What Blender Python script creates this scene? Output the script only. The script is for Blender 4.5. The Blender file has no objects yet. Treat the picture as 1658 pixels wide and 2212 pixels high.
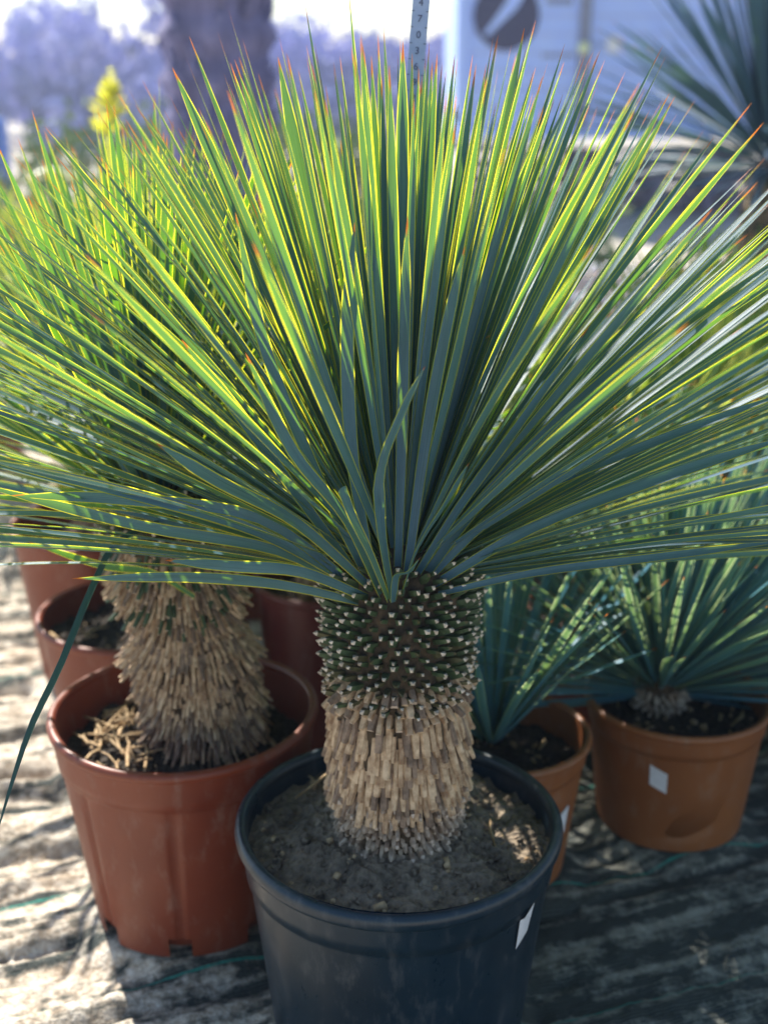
import bpy, bmesh, math, random
import numpy as np
from mathutils import Vector, Matrix, Euler, noise as mnoise

# ------------------------------------------------------------------ camera / world / sun
SC = bpy.context.scene
COL = SC.collection
H = 1.08
PITCH = math.radians(18.8)
cam_d = bpy.data.cameras.new('camera')
cam = bpy.data.objects.new('camera', cam_d)
COL.objects.link(cam)
cam.location = (0, 0, H)
cam.rotation_euler = (math.pi/2 - PITCH, 0, 0)
cam_d.sensor_fit = 'HORIZONTAL'
cam_d.sensor_width = 36
cam_d.lens = 36*2700/1658
cam_d.clip_start = 0.05
cam_d.clip_end = 2000
cam_d.dof.use_dof = True
cam_d.dof.focus_distance = 1.20
cam_d.dof.aperture_fstop = 4.6
SC.camera = cam

SUN_AZ = math.atan2(-0.50, 0.87)
SUN_EL = math.radians(43)
W = bpy.data.worlds.new('World'); SC.world = W; W.use_nodes = True
nt = W.node_tree
sky = nt.nodes.new('ShaderNodeTexSky'); sky.sky_type = 'NISHITA'; sky.sun_disc = False
sky.sun_elevation = SUN_EL; sky.sun_rotation = SUN_AZ
sky.air_density = 1.3; sky.dust_density = .4; sky.ozone_density = 2.0
nt.links.new(sky.outputs[0], nt.nodes['Background'].inputs[0])
nt.nodes['Background'].inputs[1].default_value = 0.075
sd = bpy.data.lights.new('sun', 'SUN'); sd.energy = 5.0; sd.angle = math.radians(0.6); sd.color = (1, .94, .84)
sun = bpy.data.objects.new('sun', sd); COL.objects.link(sun)
sdir = Vector((math.sin(SUN_AZ)*math.cos(SUN_EL), math.cos(SUN_AZ)*math.cos(SUN_EL), math.sin(SUN_EL)))
sun.rotation_euler = (-sdir).to_track_quat('-Z', 'Y').to_euler()
sun.location = (-3, 5, 6)
SC.view_settings.view_transform = 'Standard'
SC.view_settings.look = 'None'
SC.view_settings.exposure = 1.28
SC.cycles.max_bounces = 8
SC.cycles.transparent_max_bounces = 8
SC.cycles.use_denoising = True

R = random.Random(7)
NR = np.random.RandomState(5)

def P(u, v, y):
    """point of the place seen at (u, v) of the 1658 px wide view, at ground distance y"""
    x = (u-829)/2700; q = (1106-v)/2700
    dy = math.cos(PITCH)+q*math.sin(PITCH); dz = -math.sin(PITCH)+q*math.cos(PITCH)
    t = y/dy
    return Vector((x*t, y, H+dz*t))

# ------------------------------------------------------------------ materials
def N(t, typ, **kw):
    n = t.nodes.new(typ)
    for k, v in kw.items():
        if k.startswith('i_'):
            key = k[2:]; key = int(key) if key.isdigit() else key
            n.inputs[key].default_value = v
        else: setattr(n, k, v)
    return n
def newmat(name):
    m = bpy.data.materials.new(name); m.use_nodes = True
    t = m.node_tree; b = t.nodes['Principled BSDF']
    return m, t, b
def ramp(t, stops, interp='LINEAR'):
    r = t.nodes.new('ShaderNodeValToRGB'); cr = r.color_ramp; cr.interpolation = interp
    while len(cr.elements) > 1: cr.elements.remove(cr.elements[0])
    cr.elements[0].position = stops[0][0]; cr.elements[0].color = (*stops[0][1], 1)
    for p, c in stops[1:]:
        e = cr.elements.new(p); e.color = (*c, 1)
    return r
def L(t, a, b): t.links.new(a, b)
def noise_tex(t, scale, detail=4, rough=.6, coord='Object', stretch=None):
    tc = t.nodes.new('ShaderNodeTexCoord'); src = tc.outputs[coord]
    if stretch:
        mp = t.nodes.new('ShaderNodeMapping'); mp.inputs['Scale'].default_value = stretch
        L(t, src, mp.inputs[0]); src = mp.outputs[0]
    n = N(t, 'ShaderNodeTexNoise', i_Scale=scale, i_Detail=detail, i_Roughness=rough)
    L(t, src, n.inputs['Vector'])
    return n
def bump(t, b, h, dist=.002, strength=1.0):
    n = N(t, 'ShaderNodeBump', i_Strength=strength, i_Distance=dist)
    L(t, h, n.inputs['Height']); L(t, n.outputs[0], b.inputs['Normal'])
    return n

def mottled(name, c1, c2, scale=30, rough=.6, bd=.001, stretch=None, spec=.5, p1=.35, p2=.65, detail=5):
    m, t, b = newmat(name)
    n = noise_tex(t, scale, detail, .65, stretch=stretch)
    r = ramp(t, [(p1, c1), (p2, c2)])
    L(t, n.outputs[0], r.inputs[0]); L(t, r.outputs[0], b.inputs['Base Color'])
    b.inputs['Roughness'].default_value = rough
    b.inputs['Specular IOR Level'].default_value = spec
    if bd: bump(t, b, n.outputs[0], bd)
    return m

def leaf_mat(name, top=(.075, .160, .260), lo=(.010, .048, .088), trans=(.28, .60, .0), edge=(1.0, .92, .04), tip=(.42, .10, .02), tf=.27, rough=.42):
    m, t, b = newmat(name)
    uv = N(t, 'ShaderNodeUVMap'); sx = N(t, 'ShaderNodeSeparateXYZ'); L(t, uv.outputs[0], sx.inputs[0])
    # u across 0..1 ; v along ; each blade shifted by an integer in v so it differs
    fr = N(t, 'ShaderNodeMath', operation='FRACT'); L(t, sx.outputs[1], fr.inputs[0])
    a = N(t, 'ShaderNodeMath', operation='SUBTRACT', i_1=.5); L(t, sx.outputs[0], a.inputs[0])
    ab = N(t, 'ShaderNodeMath', operation='ABSOLUTE'); L(t, a.outputs[0], ab.inputs[0])
    # fine lengthwise veins
    mp = N(t, 'ShaderNodeMapping'); mp.inputs['Scale'].default_value = (16, 1.3, 1); L(t, uv.outputs[0], mp.inputs[0])
    nz = N(t, 'ShaderNodeTexNoise', i_Scale=1.0, i_Detail=3.0, i_Roughness=.6); L(t, mp.outputs[0], nz.inputs['Vector'])
    mp2 = N(t, 'ShaderNodeMapping'); mp2.inputs['Scale'].default_value = (1.2, 3.1, 1); L(t, uv.outputs[0], mp2.inputs[0])
    n2 = N(t, 'ShaderNodeTexNoise', i_Scale=1.0, i_Detail=3.0, i_Roughness=.6); L(t, mp2.outputs[0], n2.inputs['Vector'])
    r1 = ramp(t, [(.3, lo), (.7, top)]); L(t, nz.outputs[0], r1.inputs[0])
    r2 = ramp(t, [(.3, tuple(x*.72 for x in top)), (.62, tuple(min(1, x*1.25+.01) for x in top))]); L(t, n2.outputs[0], r2.inputs[0])
    mx = N(t, 'ShaderNodeMix', data_type='RGBA', i_0=.5); L(t, r1.outputs[0], mx.inputs[6]); L(t, r2.outputs[0], mx.inputs[7])
    em = ramp(t, [(.405, (0, 0, 0)), (.445, (1, 1, 1))]); L(t, ab.outputs[0], em.inputs[0])
    mxe = N(t, 'ShaderNodeMix', data_type='RGBA'); L(t, em.outputs[0], mxe.inputs[0]); L(t, mx.outputs[2], mxe.inputs[6]); mxe.inputs[7].default_value = (edge[0]*.22, edge[1]*.32, edge[2]*.5+.10, 1)
    # brown dry tip
    jn = N(t, 'ShaderNodeMath', operation='MULTIPLY_ADD', i_1=.11, i_2=-.055); L(t, n2.outputs[0], jn.inputs[0])
    ad = N(t, 'ShaderNodeMath', operation='ADD'); L(t, fr.outputs[0], ad.inputs[0]); L(t, jn.outputs[0], ad.inputs[1])
    tm = ramp(t, [(.962, (0, 0, 0)), (.975, (1, 1, 1))]); L(t, ad.outputs[0], tm.inputs[0])
    mxt = N(t, 'ShaderNodeMix', data_type='RGBA'); L(t, tm.outputs[0], mxt.inputs[0]); L(t, mxe.outputs[2], mxt.inputs[6]); mxt.inputs[7].default_value = (*tip, 1)
    L(t, mxt.outputs[2], b.inputs['Base Color'])
    b.inputs['Roughness'].default_value = rough; b.inputs['Specular IOR Level'].default_value = .32
    bp = bump(t, b, nz.outputs[0], .0006, .6)
    # light through the blade
    tr = N(t, 'ShaderNodeBsdfTranslucent')
    rt = ramp(t, [(.3, tuple(x*.6 for x in trans)), (.7, trans)]); L(t, nz.outputs[0], rt.inputs[0])
    t1 = N(t, 'ShaderNodeMix', data_type='RGBA'); L(t, em.outputs[0], t1.inputs[0]); L(t, rt.outputs[0], t1.inputs[6]); t1.inputs[7].default_value = (*edge, 1)
    t2 = N(t, 'ShaderNodeMix', data_type='RGBA'); L(t, tm.outputs[0], t2.inputs[0]); L(t, t1.outputs[2], t2.inputs[6]); t2.inputs[7].default_value = (.8, .25, .03, 1)
    L(t, t2.outputs[2], tr.inputs[0])
    fm = N(t, 'ShaderNodeMath', operation='MULTIPLY_ADD', i_1=.45, i_2=tf, use_clamp=True); L(t, em.outputs[0], fm.inputs[0])
    ms = N(t, 'ShaderNodeMixShader'); L(t, fm.outputs[0], ms.inputs[0]); L(t, b.outputs[0], ms.inputs[1]); L(t, tr.outputs[0], ms.inputs[2])
    L(t, ms.outputs[0], t.nodes['Material Output'].inputs[0])
    return m

M = {}
M['leaf'] = leaf_mat('blue_green_blade')
M['leaf2'] = leaf_mat('grey_green_blade', top=(.07, .16, .235), lo=(.012, .055, .08), trans=(.27, .62, .0), tf=.30)
M['grass'] = leaf_mat('yellow_green_blade', top=(.13, .26, .07), lo=(.05, .13, .04), trans=(.6, .8, .05), edge=(.9, .9, .2))
M['blueleaf'] = leaf_mat('pale_blue_blade', top=(.07, .22, .32), lo=(.02, .10, .17), trans=(.3, .5, .12), edge=(.5, .6, .3))
M['bark_dark'] = mottled('trunk_core', (.012, .012, .010), (.045, .038, .028), 60, .9, .002)
M['bark_mid'] = mottled('trunk_core_brown', (.022, .016, .010), (.10, .065, .035), 60, .9, .002)
M['stub_green'] = mottled('green_leaf_base', (.03, .06, .032), (.085, .13, .06), 90, .42, .0006)
M['stub_olive'] = mottled('olive_leaf_base', (.05, .05, .022), (.12, .11, .05), 90, .6, .0006)
M['stub_cut'] = mottled('cut_leaf_face', (.30, .24, .18), (.80, .72, .62), 60, .7, .0004)
M['skirt'] = mottled('dry_leaf_base', (.26, .150, .080), (.68, .50, .32), 70, .75, .0010)
M['skirt_dark'] = mottled('aged_leaf_base', (.12, .08, .055), (.34, .24, .17), 70, .8, .0010)
M['skirt_edge'] = mottled('dry_leaf_cut', (.38, .29, .22), (.66, .54, .44), 120, .8, .0004)
M['knob'] = mottled('grey_root_scale', (.22, .17, .13), (.50, .40, .31), 110, .85, .001)
M['straw'] = mottled('straw', (.28, .17, .08), (.58, .42, .24), 60, .8, .0008)

def plastic(name, c1, c2, rough=.42, dust=(.42, .36, .30), damt=.28, bd=.0008):
    m, t, b = newmat(name)
    n = noise_tex(t, 7, 6, .6); r = ramp(t, [(.35, c1), (.65, c2)]); L(t, n.outputs[0], r.inputs[0])
    n2 = noise_tex(t, 45, 6, .75, stretch=(1, 1, .35)); r2 = ramp(t, [(.52, (0, 0, 0)), (.78, (damt,)*3)]); L(t, n2.outputs[0], r2.inputs[0])
    mx = N(t, 'ShaderNodeMix', data_type='RGBA'); L(t, r2.outputs[0], mx.inputs[0]); L(t, r.outputs[0], mx.inputs[6]); mx.inputs[7].default_value = (*dust, 1)
    L(t, mx.outputs[2], b.inputs['Base Color'])
    rr = ramp(t, [(.3, (rough-.08,)*3), (.8, (rough+.2,)*3)]); L(t, n2.outputs[0], rr.inputs[0]); L(t, rr.outputs[0], b.inputs['Roughness'])
    bump(t, b, n.outputs[0], bd, .6)
    return m
M['terracotta'] = plastic('terracotta_plastic', (.165, .028, .011), (.21, .042, .016))
M['terracotta2'] = plastic('orange_brown_plastic', (.24, .080, .025), (.30, .105, .034))
M['black_pot'] = plastic('black_plastic', (.005, .016, .028), (.009, .025, .042), .32, (.20, .20, .20), .35)  # blue of the reflected sky is mixed into the black
M['dark_red_pot'] = plastic('dark_wine_plastic', (.13, .025, .022), (.18, .04, .03))
M['label'] = mottled('paper_label', (.68, .68, .72), (.8, .8, .84), 40, .6, 0)

def soil_mat(name, c1, c2, c3):
    m, t, b = newmat(name)
    n = noise_tex(t, 24, 8, .75); r = ramp(t, [(.3, c1), (.52, c2), (.72, c3)]); L(t, n.outputs[0], r.inputs[0])
    v = N(t, 'ShaderNodeTexVoronoi', i_Scale=120.0); tc = t.nodes.new('ShaderNodeTexCoord'); L(t, tc.outputs['Object'], v.inputs['Vector'])
    mx = N(t, 'ShaderNodeMix', data_type='RGBA', blend_type='MULTIPLY', i_0=.75); L(t, r.outputs[0], mx.inputs[6]); vr = ramp(t, [(.0, (.35, .33, .30)), (.5, (1, 1, 1))]); L(t, v.outputs['Distance'], vr.inputs[0]); L(t, vr.outputs[0], mx.inputs[7])
    L(t, mx.outputs[2], b.inputs['Base Color']); b.inputs['Roughness'].default_value = .95
    ad = N(t, 'ShaderNodeMath', operation='ADD'); L(t, n.outputs[0], ad.inputs[0]); L(t, v.outputs['Distance'], ad.inputs[1])
    bump(t, b, ad.outputs[0], .009, 1)
    return m
M['soil'] = soil_mat('potting_soil', (.012, .010, .008), (.045, .034, .026), (.13, .10, .075))
M['soil_grey'] = soil_mat('dry_potting_soil', (.07, .06, .048), (.27, .21, .15), (.48, .39, .29))

# ------------------------------------------------------------------ mesh helpers
class MB:
    def __init__(s): s.v = []; s.f = []; s.m = []; s.uv = {}
    def add(s, verts, faces, mi=0, uvs=None):
        o = len(s.v); s.v += [tuple(x) for x in verts]
        for k, f in enumerate(faces):
            s.f.append(tuple(i+o for i in f)); s.m.append(mi if isinstance(mi, int) else mi[k])
        if uvs is not None:
            for i, q in enumerate(uvs): s.uv[o+i] = q
    def build(s, name, mats, parent=None, smooth=True, loc=None):
        me = bpy.data.meshes.new(name)
        me.from_pydata(s.v, [], s.f)
        for m in (mats if isinstance(mats, (list, tuple)) else [mats]): me.materials.append(m)
        me.polygons.foreach_set('material_index', s.m)
        me.polygons.foreach_set('use_smooth', [smooth]*len(s.f))
        if s.uv:
            ul = me.uv_layers.new(name='UVMap')
            li = np.empty(len(me.loops), dtype=np.int32); me.loops.foreach_get('vertex_index', li)
            tab = np.zeros((len(s.v), 2), dtype=np.float32)
            for k, q in s.uv.items(): tab[k] = q
            ul.data.foreach_set('uv', tab[li].ravel())
        me.update()
        o = bpy.data.objects.new(name, me); COL.objects.link(o)
        if parent is not None: o.parent = parent
        if loc is not None: o.location = loc
        return o
def tag(o, label=None, cat=None, group=None, kind=None):
    if label: o['label'] = label
    if cat: o['category'] = cat
    if group: o['group'] = group
    if kind: o['kind'] = kind
    return o
def thing(name, label, cat, loc, rz=0, group=None):
    o = bpy.data.objects.new(name, None); COL.objects.link(o); o.location = loc; o.rotation_euler = (0, 0, rz)
    o.empty_display_size = .05
    return tag(o, label, cat, group)
def box(mb, c, s, mi=0, rot=None):
    vs = []
    for dx in (-.5, .5):
        for dy in (-.5, .5):
            for dz in (-.5, .5):
                p = Vector((dx*s[0], dy*s[1], dz*s[2]))
                if rot: p = rot @ p
                vs.append(p+Vector(c))
    mb.add(vs, [(0, 1, 3, 2), (4, 6, 7, 5), (0, 4, 5, 1), (2, 3, 7, 6), (0, 2, 6, 4), (1, 5, 7, 3)], mi)
def lathe(mb, prof, n=96, mi=0, rad=None, skip=None, close=False):
    """prof: list of (r, z); rad(r, z, a, k) may vary the radius"""
    base = []
    for k, (r, z) in enumerate(prof):
        for i in range(n):
            a = 2*math.pi*i/n
            rr, zz = (rad(r, z, a, k) if rad else (r, z))
            base.append((rr*math.cos(a), rr*math.sin(a), zz))
    fs = []
    K = len(prof)
    for k in range(K if close else K-1):
        k2 = (k+1) % K
        for i in range(n):
            if skip and skip(k, 2*math.pi*(i+.5)/n): continue
            j = (i+1) % n
            fs.append((k*n+i, k*n+j, k2*n+j, k2*n+i))
    mb.add(base, fs, mi)
def tube(mb, pts, rads, n=8, mi=0):
    vs = []; fs = []
    for k, p in enumerate(pts):
        p = Vector(p)
        d = (Vector(pts[min(k+1, len(pts)-1)])-Vector(pts[max(k-1, 0)])).normalized()
        x = d.orthogonal().normalized() if k == 0 else (x - d*x.dot(d)).normalized()
        y = d.cross(x)
        for i in range(n):
            a = 2*math.pi*i/n
            vs.append(p+(x*math.cos(a)+y*math.sin(a))*rads[k])
    for k in range(len(pts)-1):
        for i in range(n):
            j = (i+1) % n
            fs.append((k*n+i, k*n+j, (k+1)*n+j, (k+1)*n+i))
    fs.append(tuple(range(n))[::-1]); fs.append(tuple((len(pts)-1)*n+i for i in range(n)))
    mb.add(vs, fs, mi)

# ------------------------------------------------------------------ leaves
def catmull(pts, n):
    pts = [Vector(p) for p in pts]
    P_ = [pts[0]*2-pts[1]]+pts+[pts[-1]*2-pts[-2]]
    out = []
    S = len(pts)-1
    for k in range(n):
        t = k/(n-1)*S; i = min(int(t), S-1); u = t-i
        a, b, c, d = P_[i:i+4]
        out.append(.5*((2*b)+(c-a)*u+(2*a-5*b+4*c-d)*u*u+(3*b-a-3*c+d)*u**3))
    return out
def wprof(v, blunt=False):
    if v < .12: w = .66+.09*(v/.12)
    elif v < .5: w = .75+.25*(v-.12)/.38
    elif v < .78: w = 1.0-.12*(v-.5)/.28
    else: w = .88*(1-((v-.78)/.22)**1.35)
    if blunt and v > .78: w = .86
    return max(w, .015)
def blade(mb, pts, width, up, twist=0.0, n=12, blunt=False, vee=.16, seed=0, v0=0.0, v1=1.0, twist0=0.0):
    """a ribbon along pts; `up` the direction its upper face looks to"""
    cs = catmull(pts, n) if len(pts) > 2 else [Vector(pts[0]).lerp(Vector(pts[1]), k/(n-1)) for k in range(n)]
    vs = []; uvs = []; fs = []
    for k, p in enumerate(cs):
        d = (cs[min(k+1, n-1)]-cs[max(k-1, 0)]).normalized()
        s = d.cross(up)
        if s.length < 1e-4: s = d.orthogonal()
        s.normalize(); nn = s.cross(d)
        v = k/(n-1)
        a = twist0+twist*v
        s2 = s*math.cos(a)+nn*math.sin(a); n2 = nn*math.cos(a)-s*math.sin(a)
        w = width*.5*wprof(v, blunt)
        vs += [p-s2*w+n2*w*vee*1.2, p-n2*w*vee, p+s2*w+n2*w*vee*1.2]
        vv = seed+min(.9995, v0+(v1-v0)*v)
        uvs += [(0, vv), (.5, vv), (1, vv)]
        if k:
            o = (k-1)*3
            fs += [(o, o+1, o+4, o+3), (o+1, o+2, o+5, o+4)]
    mb.add(vs, fs, 0, uvs)

def rosette(center, count, length, width, rng, emin=lambda a: .06, keep=lambda a, e: 1.0, emax=1.5, wsd=.12, lsd=.06, n=11, droop=.05, core=.04, rise=.05, bent=.06, power=1.0, lean=(0, 0), shorten=.0):
    """list of (points, width, up, twist, twist0) for the blades of one crown"""
    out = []; C = Vector(center); k = 0
    ga = math.pi*(3-math.sqrt(5))
    i = 0
    while len(out) < count and i < count*4:
        i += 1
        az = (i*ga) % (2*math.pi)+rng.uniform(-.1, .1)
        # az measured from straight towards the viewer (-y)
        tt = rng.random()
        lo = emin(az)
        e = lo+(emax-lo)*(tt**power)
        if rng.random() > keep(az, e): continue
        hd = Vector((math.sin(az), -math.cos(az), 0))
        d = hd*math.cos(e)+Vector((lean[0], lean[1], math.sin(e)))
        d.normalize()
        Lh = length*(1+rng.gauss(0, lsd))*(1-shorten*math.sin(e))
        if rng.random() < .10: Lh *= rng.uniform(.6, .9)
        upn = (Vector((0, 0, 1))*math.cos(e)-hd*math.sin(e)).normalized()
        b = C+hd*core*(math.cos(e)**.7)+Vector((0, 0, rise*(math.sin(e)-.5)))
        side = hd.cross(Vector((0, 0, 1)))
        dr = droop*abs(rng.gauss(0.6, .6))*math.cos(e)
        sb = rng.gauss(0, .025)*Lh
        if rng.random() < bent: sb += rng.choice((-1, 1))*.10*Lh; dr += .08
        mid = b+d*Lh*.5+side*sb*.3-upn*dr*Lh*.12
        tip = b+d*Lh+side*sb-upn*dr*Lh
        out.append(([b, mid, tip], width*(1+rng.gauss(0, wsd)), upn, rng.gauss(0, .5), rng.gauss(0, .32)))
    return out

def foliage(parent, origin, blades, mat, nparts=100, n=11, part='leaf', mass='leaf_mass', rng=R):
    """the blades that show largest get a mesh each, the rest one mesh"""
    O = Vector(origin)
    def score(b):
        pts, w = b[0], b[1]
        a = Vector(pts[0]); z = Vector(pts[-1]); mid = (a+z)/2
        dd = mid.y
        ln = math.hypot(z.x-a.x, (z.z-a.z)*.95+(z.y-a.y)*.32)
        return -(ln*w/(dd**3))
    bl = sorted(blades, key=score)
    rest = MB()
    for k, b in enumerate(bl):
        pts = [Vector(p)-O for p in b[0]]
        kw = dict(n=b[5] if len(b) > 5 and b[5] else n, blunt=(len(b) > 6 and b[6]), seed=rng.randint(0, 90), v1=.93 if (len(b) > 6 and b[6]) else 1.0, twist0=b[4])
        if k < nparts:
            mb = MB(); blade(mb, pts, b[1], b[2], b[3], **kw); mb.build(part, mat, parent)
        else:
            blade(rest, pts, b[1], b[2], b[3], **kw)
    if rest.v:
        o = rest.build(mass, mat, parent); o['kind'] = 'stuff'

# ------------------------------------------------------------------ trunk
def scale_piece(mb, base, out, down, ln, w, th, tilt, mi=(0, 1), taper=.9, pointy=False, curl=0.0):
    """one leaf base: starts at base, runs along direction mixed from out/down; cut end of another material"""
    d = (out*math.cos(tilt)+down*math.sin(tilt)).normalized()
    s = d.cross(out if abs(d.dot(out)) < .95 else Vector((0, 0, 1))).normalized()
    nn = s.cross(d).normalized()
    if nn.dot(out) < 0 and abs(nn.dot(out)) > .05: nn = -nn
    m = base+d*ln*.55+nn*curl*ln; e = base+d*ln
    vs = []
    for p, ww, tt in ((base, w, th), (m, w*.98, th*1.05), (e, w*taper, th*.8)):
        vs += [p-s*ww/2-nn*tt/2, p+s*ww/2-nn*tt/2, p+s*ww*.32+nn*tt/2, p-s*ww*.32+nn*tt/2]
    fs = []; mm = []
    for k in (0, 4):
        for i in range(4):
            j = (i+1) % 4; fs.append((k+i, k+j, k+4+j, k+4+i)); mm.append(mi[0])
    if pointy:
        tip = e+d*w*.45; vs.append(tip)
        for i in range(4): fs.append((8+i, 8+(i+1) % 4, 12)); mm.append(mi[1])
    else:
        tip = e+d*th*.15
        fs.append((8, 9, 10, 11)); mm.append(mi[1])
    mb.add(vs, fs, mm)

def trunk(parent, base, h, r, rng, zones, lean=Vector((0, 0, 0)), prof=None):
    """zones: list of (z0, z1, kind). core + scales, built in the parent's space"""
    prof = prof or (lambda u: 1.0)
    core = MB()
    pf = []
    for k in range(25):
        u = k/24; pf.append((r*.84*prof(u), h*u))
    pf.append((r*.45, h+.01)); pf.append((.003, h+.03))
    ph = rng.uniform(0, 6)
    lathe(core, pf, 56, 0, rad=lambda a, z, t, k: (a*(1+.03*math.sin(5*t+ph+z*30)+.02*math.sin(11*t-z*50)), z))
    core.v = [(x+lean.x*(z/h), y+lean.y*(z/h), z) for x, y, z in core.v]
    core.build('trunk', M['bark_mid'], parent, loc=base)
    for (z0, z1, kind) in zones:
        mb = MB()
        if kind == 'stub':
            dz = .0086; sp = .0158; name = 'leaf_stubs'; mats = [M['stub_green'], M['stub_cut'], M['stub_olive']]
        elif kind == 'skirt':
            dz = .0130; sp = .0092; name = 'dry_leaf_skirt'; mats = [M['skirt'], M['skirt_edge'], M['skirt_dark']]
        elif kind == 'knob':
            dz = .0076; sp = .0100; name = 'root_scales'; mats = [M['knob'], M['skirt_edge'], M['skirt_dark']]
        elif kind == 'shag':
            dz = .0085; sp = .0078; name = 'dry_leaf_skirt'; mats = [M['skirt'], M['skirt_edge'], M['skirt_dark'], M['stub_green']]
        rows = int((z1-z0)/dz)
        for k in range(rows):
            z = z0+dz*(k+.5); u = z/h; rr = r*.84*prof(u)
            nn = max(8, int(2*math.pi*rr/sp))
            for i in range(nn):
                if kind != 'stub' and rng.random() < .03: continue
                if kind == 'skirt': k = k+0
                a = 2*math.pi*(i+.5*(k % 2)+rng.uniform(-.14, .14))/nn
                out = Vector((math.cos(a), math.sin(a), 0)); dn = Vector((0, 0, -1))
                zz = z+rng.uniform(-.16, .16)*dz
                b = out*rr*.93+Vector((lean.x*u, lean.y*u, zz))
                if kind == 'stub':
                    q = (z-z0)/(z1-z0)
                    ln = .019+.006*q+rng.uniform(-.005, .005); vs_ = rng.uniform(.6, 1.1)
                    olive = rng.random() > q*2.2
                    scale_piece(mb, b, (out+Vector((rng.uniform(-.1, .1), rng.uniform(-.1, .1), 0))).normalized(), dn, ln, .0112*vs_, .0060*vs_, -.22-.35*q+rng.uniform(-.15, .15), (2 if olive else 0, 1 if rng.random() < .85 else 2), rng.uniform(.35, .62), pointy=True)
                elif kind == 'skirt':
                    q = (z-z0)/(z1-z0)
                    tier = (q*3.2) % 1.0
                    ln = rng.uniform(.027, .034)
                    tl = 1.16+.20*rng.random()
                    if q > .72:
                        ln = rng.uniform(.013, .021); tl = rng.uniform(.45, .95)
                    scale_piece(mb, b+out*rng.uniform(.002, .006), out, dn, ln, rng.uniform(.0062, .0112), .0042 if q < .72 else .0052, tl, (0 if rng.random() < .72 else 2, 1 if rng.random() < .6 else 0), rng.uniform(.55, 1.0), curl=rng.uniform(-.06, .02))
                elif kind == 'knob':
                    scale_piece(mb, b, out, dn, rng.uniform(.009, .016), rng.uniform(.006, .009), .006, rng.uniform(.2, 1.1), (0 if rng.random() < .7 else 2, 1 if rng.random() < .5 else 0), .7, pointy=True)
                elif kind == 'shag':
                    q = (z-z0)/(z1-z0); tier = q
                    ln = rng.uniform(.022, .042)
                    hi_ = z > .14 and z0 < .2
                    if hi_: b = b+out*rr*.10
                    mi0 = 3 if (z0 > .2 and rng.random() < .28) else (0 if rng.random() < .7 else 2)
                    scale_piece(mb, b, out, dn, ln*(1.15-.4*tier), rng.uniform(.0038, .0075), .0032, (rng.uniform(.95, 1.4) if z0 < .2 else rng.uniform(.70, 1.3))-.10*(1-tier)-(.22 if hi_ else 0), (mi0, 1), .75, curl=-.06)
        mb.build(name, mats, parent, smooth=False, loc=base)

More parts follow.
